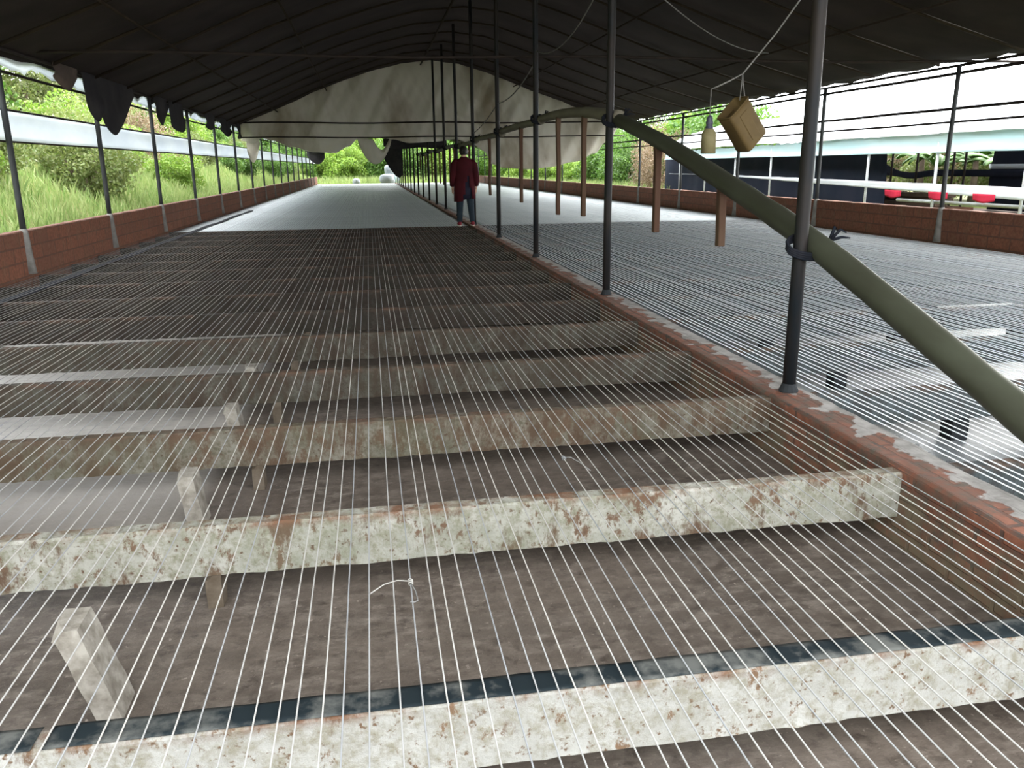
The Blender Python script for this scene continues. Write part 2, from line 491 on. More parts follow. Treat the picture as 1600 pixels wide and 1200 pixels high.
def bank_z(x, y):
    d = -x - 4.3
    t = min(max(d / 9.0, 0), 1)
    base = .35 + 4.5 * (t ** 1.15)
    fade = 1.0 if y < 60 else max(.35, 1 - (y - 60) / 60)
    return .35 + (base - .35) * fade + .35 * noise.noise((x * .35, y * .22, 3.1)) * min(1, d / 2)
mb = MB()
mb.grid(lambda u, v: (-4.12 - u * 22, -12 + v * 92, bank_z(-4.12 - u * 22, -12 + v * 92) if u < .62 else bank_z(-17.8, -12 + v * 92) - (u - .62) * 4), 36, 90)
struct(mb.build('ground', M['grass_ground'], smooth=True))

# low brick wall between the beds: irregular bricks along the top
def wall_grid(x0, x1, y0, y1, z0, z1, name, mat, seg=.06, jit=.006):
    ny = int((y1 - y0) / seg)
    prof = [(x0, z0), (x0, z0 + (z1 - z0) * .35), (x0, z0 + (z1 - z0) * .7), (x0, z1 - .012), (x0 + .012, z1), ((x0 + x1) / 2, z1), (x1 - .012, z1), (x1, z1 - .012), (x1, z0)]
    rings = []
    for i in range(ny + 1):
        y = y0 + (y1 - y0) * i / ny
        rg = []
        for (x, z) in prof:
            j = noise.noise_vector((x * 9, y * 7, z * 9 + x0)) * jit
            k = noise.noise((y * 1.1, z * 3, 7)) * jit * .8
            rg.append((x + j.x + k, y, z + (j.z if z > z0 else 0)))
        rings.append(rg)
    o = MB().loft(rings, cap=True).build(name, mat)
    return struct(o)
wall_grid(XC0, XC1, -12.0, YEND, 0, .33, 'wall_middle', M['brick_red'], .07, .008)
wall_grid(XL - .12, XL, -12.0, YEND, -.05, .86, 'wall_left', M['brick_side'], .12, .008)
wall_grid(XR, XR + .12, -12.0, YEND, -.05, .84, 'wall_right', M['brick_side'], .12, .008)

# roof tarp, sagging between the rafters, with a ragged eave
RAFT = 1.675
def dense_profile():
    out = []
    for (x0, z0), (x1, z1) in zip(ROOF_P, ROOF_P[1:]):
        for k in range(3):
            t = k / 3; out.append((x0 + (x1 - x0) * t, z0 + (z1 - z0) * t))
    out.append(ROOF_P[-1]); return out
DP = dense_profile()
ny = int((YEND - ROOF_Y0) / .28)
mb = MB()
rings = []
for i in range(ny + 1):
    y = ROOF_Y0 + (YEND - ROOF_Y0) * i / ny
    rg = []
    for k, (x, z) in enumerate(DP):
        s = math.sin(PI * ((y - ROOF_Y0) % RAFT) / RAFT)
        dz = -.035 * s * (0 if k >= len(DP) - 5 else 1) + .025 * noise.noise((x * 1.3, y * .9, 1))
        if k == 0:
            dz += .14 * noise.noise((y * 1.9, 4, 2)) + .05 * noise.noise((y * 7, 4, 2)) - .03
        if k == len(DP) - 1:
            dz += .07 * noise.noise((y * 2.3, 9, 2)) + .04 * noise.noise((y * 9, 4, 2))
        rg.append((x, y, z + dz))
    rings.append(rg)
mb.loft(rings, cap=False, closed=False)
struct(mb.build('roof', M['tarp'], smooth=True))

raf = [(x, 0, z - .07) for x, z in ROOF_P[1:-1]]
raf_mesh = MB().tube(raf, .022, 6).mesh('rafter', M['bamboo_dark'], True)
nraf = int((YEND - ROOF_Y0) / RAFT)
cnt = 0
for i in range(nraf + 1):
    y = ROOF_Y0 + i * RAFT
    if y < 6.5: continue
    o = inst('rafter', raf_mesh); o.location = (0, y, 0)
    tag(o, 'bent dark rafter under the black roof tarp, %s from the camera' % nth(cnt), 'rafter', 'rafters under the roof tarp')
    cnt += 1
for x, lab in ((-2.75, 'thin dark purlin under the roof tarp nearest the left eave'), (-1.18, 'thin dark purlin halfway up the left roof slope'),
               (1.85, 'dark ridge pole running lengthwise along the top of the roof'), (4.9, 'thin dark purlin halfway up the right roof slope'),
               (7.0, 'thin dark purlin under the roof tarp nearest the right eave')):
    z = roof_z(x) - .11
    o = MB().tube([(x, 3, z), (x, 25, z - .02), (x, YEND, z)], .018 if x != 1.85 else .03, 6).build('purlin', M['bamboo_dark'], smooth=True)
    tag(o, lab, 'purlin')

# ------------------------------------------------------------------ concrete beams carrying the lines
def beam_mesh(x0, x1, mat, seed, h0=.125, h1=.315, th=.075):
    n = int((x1 - x0) / .035)
    rings = []
    for i in range(n + 1):
        x = x0 + (x1 - x0) * i / n
        rg = []
        prof = [(-th / 2, h0), (-th / 2, h0 + .06), (-th / 2, h0 + .13), (-th / 2, h1 - .008), (-th / 2 + .008, h1), (th / 2 - .008, h1), (th / 2, h1 - .008), (th / 2, h0)]
        for (y, z) in prof:
            a = noise.noise_vector((x * 3 + seed, y * 10, z * 8)) * .003
            b = noise.noise_vector((x * 17 + seed, y * 20, z * 17)) * .004
            dz = a.z + b.z
            if z == h0: dz = dz * 1.2 + .004 * noise.noise((x * 30, seed, 0))
            if z > h1 - .01: dz = min(dz, 0) * .4
            rg.append((x, y + a.y + b.y, z + dz))
        rings.append(rg)
    return MB().loft(rings).mesh('concrete_beam', mat, False)

left_mats = ['beam_white', 'beam_stained', 'beam_rusty', 'beam_mossy_dim', 'beam_mossy_dim'] + ['beam_dimmed'] * 20  # grime and fading daylight both put into the base colours, row by row
for i, y in enumerate(BEAM_Y):
    o = inst('concrete_beam', beam_mesh(XL + .01, XC0 - .004, M[left_mats[i]], i * 13.7))
    o.location = (0, y + .0375, 0)
    lab = ['limewashed white concrete beam across the left bed with dark film on top, nearest the camera',
           'pale stained concrete beam across the left bed, second from the camera',
           'rust-stained concrete beam across the left bed, third from the camera'][i] if i < 3 else \
          'mossy concrete beam in dimmed colour across the left bed, %s from the camera' % nth(i)
    tag(o, lab, 'beam', 'concrete beams across the left bed')
    if i == 0:
        for (fx0, fx1, zz) in ((XL + .05, -.79, .3175), (-.77, XC0 - .3, .3165)):
            m2 = MB()
            nn = int((fx1 - fx0) / .04)
            def ff(u, v, fx0=fx0, fx1=fx1, zz=zz):
                x = fx0 + (fx1 - fx0) * u
                return (x, -.036 + .085 * v + (.006 * noise.noise((x * 8, v * 3, 1)) if 0 < v else 0), zz + .0012 * noise.noise((x * 12, v * 4, 6)) - (.02 * max(0, v - .8)))
            m2.grid(ff, nn, 5)
            f_ = m2.build('top_film', M['film_dark'], o, smooth=True, solid=.0015)
            f_['label'] = 'dark wet plastic film lying on the beam top'
for i, y in enumerate(BEAM_Y):
    o = inst('concrete_beam', beam_mesh(XC1 + .004, XR - .005, M['beam_grey'], 400 + i * 11.3))
    o.location = (0, y + .0375, 0)
    tag(o, 'damp grey concrete beam across the right bed, %s from the camera' % nth(i), 'beam', 'concrete beams across the right bed')

# props under the beams
def prop_mesh(name, sx, sy, h, mat, seed, lean=0.0, chip=.006):
    rings = []
    for k in range(9):
        z = h * k / 8
        rg = []
        for (x, y) in ((-.5, -.5), (0, -.5), (.5, -.5), (.5, 0), (.5, .5), (0, .5), (-.5, .5), (-.5, 0)):
            a = noise.noise_vector((x * 3 + seed, y * 3, z * 14)) * chip * (.6 if x * y else .25)
            px = x * sx + a.x + lean * z / h
            zz = z
            if k == 8 and x < 0 and y < 0: zz -= .03
            rg.append((px, y * sy + a.y, zz))
        rings.append(rg)
    return MB().loft(rings).mesh(name, mat)
for i, y in enumerate(BEAM_Y[1:7]):
    k = i + 1
    # near upright slab standing just in front of the beam
    h = [.30, .24, .2, .17, .16, .16][i]
    yy = [2.24, 3.56, 4.75, 5.9, 7.02, 8.15][i]
    xx = [-.815, -.83, -.83, -.88, -.88, -.9][i]
    o = inst('prop_slab', prop_mesh('prop_slab', .07, .13, h, M['post_stone'], i * 5.1, -.085 if i == 0 else -.03))
    o.location = (xx, yy, 0)
    o['group'] = 'upright slabs between the left beams'
    tag(o, 'upright pale slab with a rough lit edge, standing in front of the %s beam of the left bed' % nth(k), 'slab')
    o = inst('support_post', prop_mesh('support_post', .055, .085, .128, M['post_brown'], 50 + i * 3.3))
    o.location = (-.625 + .015 * math.sin(i * 2.1), y + .0375, 0)
    tag(o, 'short stone post holding up the %s beam of the left bed' % nth(k), 'post', 'short posts under the left beams')
for i, y in enumerate(BEAM_Y[1:9]):
    for j, x in enumerate((3.25, 4.35, 5.45, 6.6, 7.7)):
        o = inst('support_post', prop_mesh('support_post', .1, .1, .128, M['post_dark'], i * 3.3 + j * 7))
        o.location = (x + R.uniform(-.1, .1), y + .0375, 0)
        tag(o, 'dark short post under the %s beam of the right bed, %s from the middle wall' % (nth(i + 1), nth(j)), 'post', 'dark posts under the right beams')

# ------------------------------------------------------------------ nylon lines
line_mesh = MB().tube([(0, 0, 0), (0, YEND - 1.0, 0)], .0021, 8).mesh('nylon_line', M['nylon'], True)
glare_line_mesh = MB().tube([(0, 0, 0), (0, YEND - 1.0, 0)], .0027, 8).mesh('nylon_line', M['nylon'], True); glare_line_mesh.materials[0] = M['nylon_glare']
def lines(x0, x1, n, label, group, me=None):
    out = []
    st = (x1 - x0) / (n - 1)
    for i in range(n):
        o = inst('nylon_line', me or line_mesh)
        o.location = (x0 + st * i + R.uniform(-.012, .012), .5, .3185)
        o.rotation_euler = (0, 0, R.uniform(-1, 1) * .00035)
        tag(o, label, 'nylon line', group)
        out.append(o)
    return out
LL = lines(XL + .06, XC0 - .05, 110, 'straight translucent nylon line stretched lengthwise over the left bed, without a knot', 'nylon lines over the left bed')
RL = lines(XC1 + .05, XR - .05, 122, 'straight translucent nylon line stretched lengthwise over the right bed', 'nylon lines over the right bed', glare_line_mesh)

def knot(px_x, y, tails, lab):
    o = min(LL, key=lambda q: abs(q.location.x - px_x))
    o.location.x = px_x; o.rotation_euler = (0, 0, 0)
    o['label'] = lab
    yy = y - .5
    k = MB()
    pts = []
    for t in range(40):
        a = t / 39 * 2 * PI * 3
        pts.append((.006 * math.cos(a), yy - .016 + .032 * t / 39, .0 + .006 * math.sin(a) + .001))
    k.tube(pts, .0026, 6)
    kn = k.build('knot', M['nylon'], o, smooth=True)
    for tp in tails:
        MB().tube([(a, yy + b, c) for a, b, c in tp], .0022, 6).build('loose_end', M['nylon'], o, smooth=True)
knot(.06, 2.24, [[(0, .0, .004), (-.04, .004, .008), (-.08, -.01, .006), (-.125, -.045, -.004)],
                 [(0, -.01, .004), (.012, -.05, -.002), (.016, -.095, -.01), (.006, -.105, -.008), (-.006, -.104, -.006)]],
     'nylon line with the white knot and long loose ends near the camera, left bed')
knot(.76, 3.2, [[(0, 0, .003), (.03, -.01, .006), (.055, -.06, 0), (.08, -.14, -.008)]],
     'nylon line with the small white knot right of centre over the left bed')

# ------------------------------------------------------------------ sheets under the far lines
def cover(x0, x1, lab, y0, seed):
    def fn(u, v):
        x = x0 + (x1 - x0) * u; y = y0 + (YEND - .3 - y0) * v
        if v == 0: y += .06 * noise.noise((x * .5, seed, 0)) + .2 * (1 if seed == 2 else 0)
        return (x, y, .300 + .010 * noise.noise((x * 1.1, y * 2.4, seed)))
    o = MB().grid(fn, 40, 180).build('cover_sheet', M['sheet'], smooth=True, solid=.003)
    tag(o, lab, 'sheet')
cover(XL + .02, XC0 - .02, 'pale grey sheet lying under the far lines of the left bed', SHEET_Y, 2)
cover(XC1 + .02, XR - .02, 'pale grey sheet lying under the far lines of the right bed', SHEET_Y + .2, 8)

# black plastic strip beside the left wall
def fn(u, v):
    y = 4.2 + 22 * v
    return (-3.62 + .07 * noise.noise((y * .5, 1, 1)) + (.13 + .04 * noise.noise((y * .8, 5, 2))) * u, y, .3135 + .001 * noise.noise((u * 3, y * 2, 4)))
o = MB().grid(fn, 3, 120).build('plastic_strip', M['plastic_black'], smooth=True, solid=.002)
tag(o, 'narrow black plastic strip lying over the lines beside the left wall', 'plastic strip')

# ------------------------------------------------------------------ posts
def post_mesh(h, r, name, mat, n=10, wob=.008, seed=0):
    pts = []
    for k in range(7):
        z = h * k / 6
        w = noise.noise_vector((seed, z * .9, 2)) * wob
        pts.append((w.x if k else 0, w.y if k else 0, z))
    return MB().tube(pts, r, n).mesh(name, mat, True)
collar_mesh = MB().lathe([(.05, 0), (.052, .012), (.042, .035), (.037, .05)], n=12).mesh('mortar_collar', M['post_dark'])
cpm = [post_mesh(4.5, .036, 'roof_post', M['pipe'], seed=s * 3.1) for s in range(4)]
for i, y in enumerate(POST_Y):
    o = inst('roof_post', cpm[i % 4])
    o.location = (2.19, y, .328)
    lab = ['dark steel roof post nearest the camera, with the sloping pole lashed to it', 'dark steel roof post where the sloping pole meets a level one',
           ][i] if i < 2 else 'dark steel roof post on the middle brick wall, %s from the camera' % nth(i)
    tag(o, lab, 'post', 'roof posts on the middle wall')
    if i < 8:
        inst('mortar_collar', collar_mesh, o)
base_mesh = MB().tube([(0, 0, -.5), (0, 0, -.3), (0, 0, -.04), (0, 0, .02)], [.075, .06, .05, .04], 10).mesh('cement_base', M['cement'], True)
lpm = [post_mesh(2.0, .034, 'side_post', M['pipe_side'], seed=40 + s * 3.1) for s in range(3)]
for i, y in enumerate(LPOST_Y):
    o = inst('side_post', lpm[i % 3])
    o.location = (XL - .01, y, .86)
    tag(o, 'dark thin post on the left brick wall, %s from the camera' % nth(i), 'post', 'posts along the left wall')
    inst('cement_base', base_mesh, o)
rpm = [post_mesh(2.05, .034, 'side_post', M['pipe_side'], seed=80 + s * 3.1) for s in range(3)]
for i, y in enumerate(RPOST_Y):
    o = inst('side_post', rpm[i % 3])
    o.location = (XR + .01, y, .84)
    tag(o, 'dark thin post on the right brick wall, %s from the camera' % nth(i), 'post', 'posts along the right wall')
    inst('cement_base', base_mesh, o)

# rails along the sides
def rail(x, z, name, lab, r=.012, y0=3.0, y1=YEND, sag=.012, mat='rod'):
    pts = []
    n = int((y1 - y0) / 1.1)
    for k in range(n + 1):
        y = y0 + (y1 - y0) * k / n
        pts.append((x + .006 * noise.noise((y, z, 1)), y, z + sag * noise.noise((y * .6, z * 3, x))))
    o = MB().tube(pts, r, 6).build(name, M[mat], smooth=True)
    tag(o, lab, 'rail')
rail(-4.06, 2.63, 'side_rail', 'thin dark rail along the left side, topmost under the torn eave', .018)
rail(-4.065, 2.215, 'side_rail', 'thin dark rail along the upper edge of the white film, left side', .014)
rail(-4.065, 1.865, 'side_rail', 'thin dark rail along the lower edge of the white film, left side', .012)
rail(8.62, 2.78, 'side_rail', 'thin dark rail along the right side, topmost of three', .024)
rail(8.62, 2.29, 'side_rail', 'thin dark rail along the right side, middle of three', .024)
rail(8.62, 2.1, 'side_rail', 'thin dark rail along the right side, lowest of three', .018)
rail(-3.98, 2.86, 'eave_pole', 'dark pole carrying the left eave of the roof tarp', .022)
rail(8.7, 2.9, 'eave_pole', 'dark pole carrying the right eave of the roof tarp', .022)

# white film strip along the left side
def fn(u, v):
    y = 3 + (YEND - 3) * u
    return (-4.095 + .02 * noise.noise((y * 1.1, v * 1.5, 1)) + .02 * math.sin(v * PI), y, 1.87 + .34 * v + .012 * noise.noise((y * .6, v, 5)))
o = MB().grid(fn, 220, 6).build('film_strip', M['film_white'], smooth=True, solid=.002)
tag(o, 'long white plastic film strip stretched between rails along the left side', 'plastic film')

def fn(u, v):
    y = 6 + 34 * u
    rag = .10 * noise.noise((y * 1.3, 2, 2)) + .06 * noise.noise((y * 5, 2, 2))
    return (-4.10 + .02 * noise.noise((y * 1.6, v * 1.5, 1)), y, 2.9 - (.2 + rag) * (1 - v))
o = MB().grid(fn, 260, 4).build('film_strip', M['film_white'], smooth=True, solid=.002)
tag(o, 'ragged white plastic film hanging just below the left eave', 'plastic film')

# torn bits under the left eave
def flap(pts, name, mat, lab, x=-3.93, cat='tarp flap', bulge=.06, seed=1):
    """a hanging rag: pts = list of (y, z_top, z_bottom)"""
    rings = []
    NV = 9
    for (y, zt, zb) in pts:
        rg = []
        for k in range(NV + 1):
            t = k / NV
            z = zt + (zb - zt) * t
            rg.append((x + bulge * noise.noise((y * 2.6 + seed, t * 2.2, seed)) * 2 * t + .03 * math.sin(y * 9 + seed) * t, y, z))
        rings.append(rg)
    o = MB().loft(rings, cap=False, closed=False).build(name, mat, smooth=True, solid=.004)
    sb = o.modifiers.new('Subsurf', 'SUBSURF'); sb.levels = 1; sb.render_levels = 2
    tag(o, lab, cat, 'torn rags along the left eave')
flap([(13.05, 2.88, 2.62), (13.2, 2.9, 2.42), (13.45, 2.9, 2.27), (13.68, 2.9, 2.2), (13.85, 2.9, 2.36), (14.05, 2.9, 2.2), (14.3, 2.9, 2.02), (14.7, 2.9, 2.12), (15.2, 2.9, 2.35), (15.75, 2.9, 2.75)],
     'tarp_flap', M['tarp_flap'], 'large two-pointed black tarp flap hanging from the left eave', seed=3)
flap([(17.1, 2.9, 2.75), (17.3, 2.9, 2.5), (17.7, 2.9, 2.3), (18.0, 2.9, 2.5), (18.25, 2.9, 2.72)], 'tarp_flap', M['tarp_flap'], 'narrow black rag on the left eave right of the big flap', seed=5)
flap([(18.3, 2.9, 2.55), (18.7, 2.9, 2.38), (19.2, 2.9, 2.32), (19.55, 2.9, 2.28), (19.65, 2.9, 2.6)], 'tarp_flap', M['tarp_flap'], 'square-ended black rag on the left eave, second right of the big flap', seed=7)
flap([(22.2, 2.9, 2.6), (22.6, 2.9, 2.52), (23.1, 2.9, 2.48), (23.5, 2.9, 2.7)], 'tarp_flap', M['tarp_flap'], 'short black rag on the left eave between the fourth and fifth post', seed=9)
flap([(24.3, 2.9, 2.6), (24.9, 2.9, 2.45), (25.6, 2.9, 2.38), (26.2, 2.9, 2.6)], 'tarp_flap', M['tarp_flap'], 'ragged black rag on the left eave just left of the canvas gable', seed=11)
flap([(27.2, 2.95, 2.5), (27.6, 2.95, 2.42), (28.0, 2.95, 2.45)], 'tarp_flap', M['tarp_flap'], 'black rag at the upper left corner of the canvas gable', seed=13)
flap([(12.0, 2.9, 2.72), (12.25, 2.9, 2.62), (12.5, 2.9, 2.55), (12.8, 2.9, 2.66), (12.95, 2.9, 2.8)], 'tarp_flap', cloth_mat('brownish_rag', (.16, .12, .1), (.1, .08, .07), .35, 3), 'small brownish rag on the left eave left of the big flap', seed=15)
# ------------------------------------------------------------------ tie bars across the shed
def tie(x0, x1, y, z, r, lab):
    pts = [(x0 + (x1 - x0) * k / 12, y, z + .02 * math.sin(k * 1.3)) for k in range(13)]
    o = MB().tube(pts, r, 7).build('tie_bar', M['rod'], smooth=True)
    tag(o, lab, 'bar')
tie(-4.1, 10.6, 11.4, 2.93, .02, 'thin dark tie bar across the shed under the roof, near the second right post')
tie(-4.0, 8.7, 28.0, 2.94, .025, 'dark bar across the canvas gable, upper of two')
tie(-4.0, 8.7, 28.0, 2.49, .02, 'thin dark bar across the canvas gable, lower of two')

# ------------------------------------------------------------------ canvas gable sheet
GY = 28.25
BOT = [(-3.97, 2.4), (-3.6, 2.34), (-3.3, 2.48), (-3.0, 2.4), (-2.4, 2.2), (-1.7, 2.03), (-1.05, 2.0), (-.6, 2.2), (-.25, 2.46), (-.05, 2.4), (.1, 2.46), (.6, 2.46), (.85, 2.42), (1.4, 2.3), (2.2, 2.34), (2.9, 2.42),
       (3.4, 2.3), (3.9, 2.02), (4.1, 1.62), (4.5, 1.48), (5.4, 1.42), (6.1, 1.48), (7.0, 1.65), (7.7, 1.92), (8.2, 2.35), (8.62, 2.82)]
def bot(x):
    for (x0, z0), (x1, z1) in zip(BOT, BOT[1:]):
        if x <= x1:
            t = (x - x0) / (x1 - x0); t = t * t * (3 - 2 * t)
            return z0 + (z1 - z0) * t
    return BOT[-1][1]
def fn(u, v):
    x = -3.97 + 12.6 * u
    zt = roof_z(x) + .02
    zb = min(bot(x), zt - .03)
    z = zt + (zb - zt) * v
    low = max(0, 2.9 - z)
    fold = .22 * noise.noise((x * .9 + z * .9, z * .35, 3)) + .15 * noise.noise((x * 2.6 - z * 1.5, z * .5, 8)) + .03 * noise.noise((x * 6 + z * 3, z * .5, 5))
    sag = .16 * low * math.sin(z * 13 + x * 1.3) * (.5 if x < .2 else .25)
    return (x, GY + fold + sag * .5 - .10 * low, z)
o = MB().grid(fn, 200, 46).build('gable_sheet', M['canvas'], smooth=True, solid=.003)
tag(o, 'large stained off-white canvas sheet hanging across the shed as a gable', 'canvas sheet')
# pouch of canvas hanging below
def fn(u, v):
    x = -.3 + 1.12 * u
    c = math.sin(PI * u) ** .7
    zt = 2.5 - .06 * math.sin(PI * u) - (.35 * math.sin(PI * min(1, max(0, (u - .45) / .5))) if u > .45 else 0)
    zb = 2.46 - .82 * c
    z = zt + (min(zb, zt - .02) - zt) * v
    return (x, GY + .12 - .14 * math.sin(PI * v) * c + .03 * noise.noise((x * 5, z * 3, 2)), z)
o = MB().grid(fn, 30, 14).build('canvas_pouch', M['canvas'], smooth=True, solid=.003)
tag(o, 'sagging canvas pouch hanging below the gable sheet at centre left', 'canvas sheet')
flap([(0, 2.5, 2.3), (.15, 2.48, 1.75), (.3, 2.46, 1.66), (.42, 2.44, 2.1)], 'canvas_strip', M['canvas'], 'narrow hanging canvas strip at the left corner of the gable sheet', x=0, cat='canvas strip')
bpy.data.objects['canvas_strip'].rotation_euler = (0, 0, PI / 2)
bpy.data.objects['canvas_strip'].location = (-3.4, GY + .1, 0)
del bpy.data.objects['canvas_strip']['group']
# black rags beyond the canvas
for (x, y, pts, lab) in ((3.1, 33, [(0, 2.75, 2.2), (.5, 2.8, 2.2), (1.1, 2.85, 2.3), (1.8, 2.8, 2.15), (2.5, 2.6, 2.3)], 'black tarp rag hanging beyond the canvas gable beside the middle posts'),
                         (-3.0, 62, [(0, 2.9, 2.2), (.4, 2.9, 1.7), (.9, 2.9, 1.9), (1.3, 2.9, 2.4)], 'black rag hanging at the far left end of the shed'),
                         (2.1, 52, [(0, 4.86, 1.0), (.3, 4.86, .8), (.7, 2.9, 1.3), (1.1, 2.7, 2.0)], 'brown-black rag hanging on the far middle posts')):
    flap(pts, 'tarp_rag', M['tarp_flap'], lab, x=0)
    q = [b for b in bpy.data.objects if b.name.startswith('tarp_rag')][-1]
    q.rotation_euler = (0, 0, PI / 2); q.location = (x, y, 0)
    del q['group']

# ------------------------------------------------------------------ lashed poles with hanging slats
def pole(pts, r, mat, slats, lab, ties):
    root = empty('lashed_pole', pts[0])
    P0 = Vector(pts[0])
    dense = []
    n = len(pts)
    for i in range(n - 1):
        p0, p1, p2, p3 = (Vector(pts[max(i - 1, 0)]), Vector(pts[i]), Vector(pts[i + 1]), Vector(pts[min(i + 2, n - 1)]))
        for k in range(6):
            t = k / 6
            dense.append(.5 * ((2 * p1) + (p2 - p0) * t + (2 * p0 - 5 * p1 + 4 * p2 - p3) * t * t + (3 * p1 - p0 - 3 * p2 + p3) * t ** 3))
    dense.append(Vector(pts[-1]))
    m = len(dense)
    rr = [(r[0] + (r[1] - r[0]) * k / (m - 1)) * (1 + .03 * math.sin(k * 2.4)) for k in range(m)]
    MB().tube([p - P0 for p in dense], rr, 14).build('pole', mat, root, smooth=True)
    def zat(y):
        best = min(range(m), key=lambda k: abs(dense[k].y - y))
        return dense[best], rr[best]
    for (y, zb, w) in slats:
        p, rad = zat(y)
        mb = MB(); k = 10
        rings = []
        for q in range(k + 1):
            z = p.z + rad * .2 + (zb - p.z - rad * .2) * q / k
            cx = p.x + .012 * noise.noise((y * 3, z * 2, 1)) - .01
            hw = w / 2 * (1.15 if q < 2 else 1.0)
            rings.append([(cx - hw * .8 - P0.x, y - hw - P0.y, z - P0.z), (cx + hw * .8 - P0.x, y - hw - P0.y, z - P0.z),
                          (cx + hw * .8 - P0.x, y + hw - P0.y, z - P0.z), (cx - hw * .8 - P0.x, y + hw - P0.y, z - P0.z)])
        mb.loft(rings).build('hanging_slat', M['slat'], root, bevel=.008)
    for y in ties:
        p, rad = zat(y)
        mb = MB()
        pts2 = []
        for t in range(60):
            a = 2 * PI * 4 * t / 59
            cx = (p.x + 2.19) / 2
            pts2.append((cx + (abs(p.x - 2.19) / 2 + rad * .55 + .036) * math.cos(a) - P0.x, y - P0.y + (rad * .75 + .02) * math.sin(a) * .8, p.z - P0.z + .04 * (t / 59 - .5) + .05 * math.sin(a)))
        mb.tube(pts2, .008, 6)
        for (dx, dy, dz) in ((.07, -.03, .07), (.10, -.02, .02), (.04, .0, .085)):
            bx, by, bz = p.x + .035 - P0.x, y - P0.y - .05, p.z - P0.z + .035
            mb.tube([(bx, by, bz), (bx + dx * .55, by + dy, bz + dz * .8), (bx + dx, by + dy, bz + dz * .55)], [.01, .008, .004], 6)
        mb.build('lashing', M['rope'], root, smooth=True)
    tag(root, lab, 'pole', 'poles lashed to the middle posts')
    return root
pole([(2.36, 1.7, .34), (2.33, 2.5, .62), (2.29, 3.95, 1.11), (2.285, 5.2, 1.43), (2.28, 6.4, 1.71), (2.27, 7.62, 1.95)], (.072, .06), M['pole'],
     [(5.16, 1.0, .062), (6.4, 1.0, .062)], 'thick grey-green pole sloping down towards the camera at the right, two slats hanging from it', [3.95, 7.5])
pole([(2.27, 7.45, 1.95), (2.27, 8.6, 2.06), (2.27, 9.9, 2.12), (2.26, 11.05, 2.12)], (.058, .05), M['pole_pale'],
     [(8.68, 1.0, .06), (9.9, .95, .06)], 'pale pole between the second and third middle posts, two slats hanging from it', [10.93])
pole([(2.26, 10.85, 2.1), (2.26, 12.4, 2.11), (2.26, 14.3, 2.1)], (.05, .05), M['pole_pale'], [(12.32, 1.0, .06)], 'pale pole between the third and fourth middle posts, one slat hanging from it', [14.2])
pole([(2.26, 14.1, 2.06), (2.26, 17.7, 2.08)], (.055, .045), M['pole_pale'], [(15.6, 1.0, .06)], 'pale pole between the fourth and fifth middle posts, above the person', [17.6])
for a in range(4, 10):
    y0, y1 = POST_Y[a], POST_Y[a + 1]
    pole([(2.26, y0 - .1, 2.05), (2.26, y1 + .1, 2.08 if a % 2 else 2.02)], (.05, .045), M['pole'] if a > 4 else M['pole_pale'],
         [(y0 + 1.2, 1.0, .06), (y0 + 2.4, 1.02, .06)], 'dark far pole lashed between the %s and %s middle posts' % (nth(a), nth(a + 1)), [y1])

# ------------------------------------------------------------------ cables
def cable(pts, r, lab, mat='cord', name='cable'):
    ps = [Vector(p) for p in pts]
    o = MB().tube(ps, r, 6).build(name, M[mat], smooth=True)
    tag(o, lab, 'cable')
    return o
def sagging(a, b, s, n=14):
    a, b = Vector(a), Vector(b)
    return [a.lerp(b, k / n) + Vector((0, 0, -4 * s * (k / n) * (1 - k / n))) for k in range(n + 1)]
cable(sagging((2.2, 10.9, 2.85), (2.2, 14.25, 2.55), .12), .009, 'dark cable sagging between the third and fourth middle posts')
cable(sagging((2.2, 14.2, 2.55), (2.2, 17.6, 2.2), .05), .008, 'dark cable dropping from the fourth to the fifth middle post')
cable([(2.2, 7.52, 3.35)] + sagging((2.2, 7.5, 3.3), (2.2, 10.93, 2.95), .28), .006, 'faint grey cable sagging between the second and third middle posts')
cable(sagging((2.23, 7.5, 3.3), (5.9, 12.0, 3.1), .2), .006, 'faint grey cable running from the second middle post towards the right eave')
cable([(4.62, 6.0, 4.32), (3.9, 6.0, 3.55), (3.17, 6.0, 2.68), (3.0, 6.0, 2.45), (2.76, 6.0, 2.17), (2.66, 6.0, 2.12), (2.52, 6.0, 2.06)], .006, 'thin pale cord from the roof to the hanging jug and bottle', name='hanging_cord')

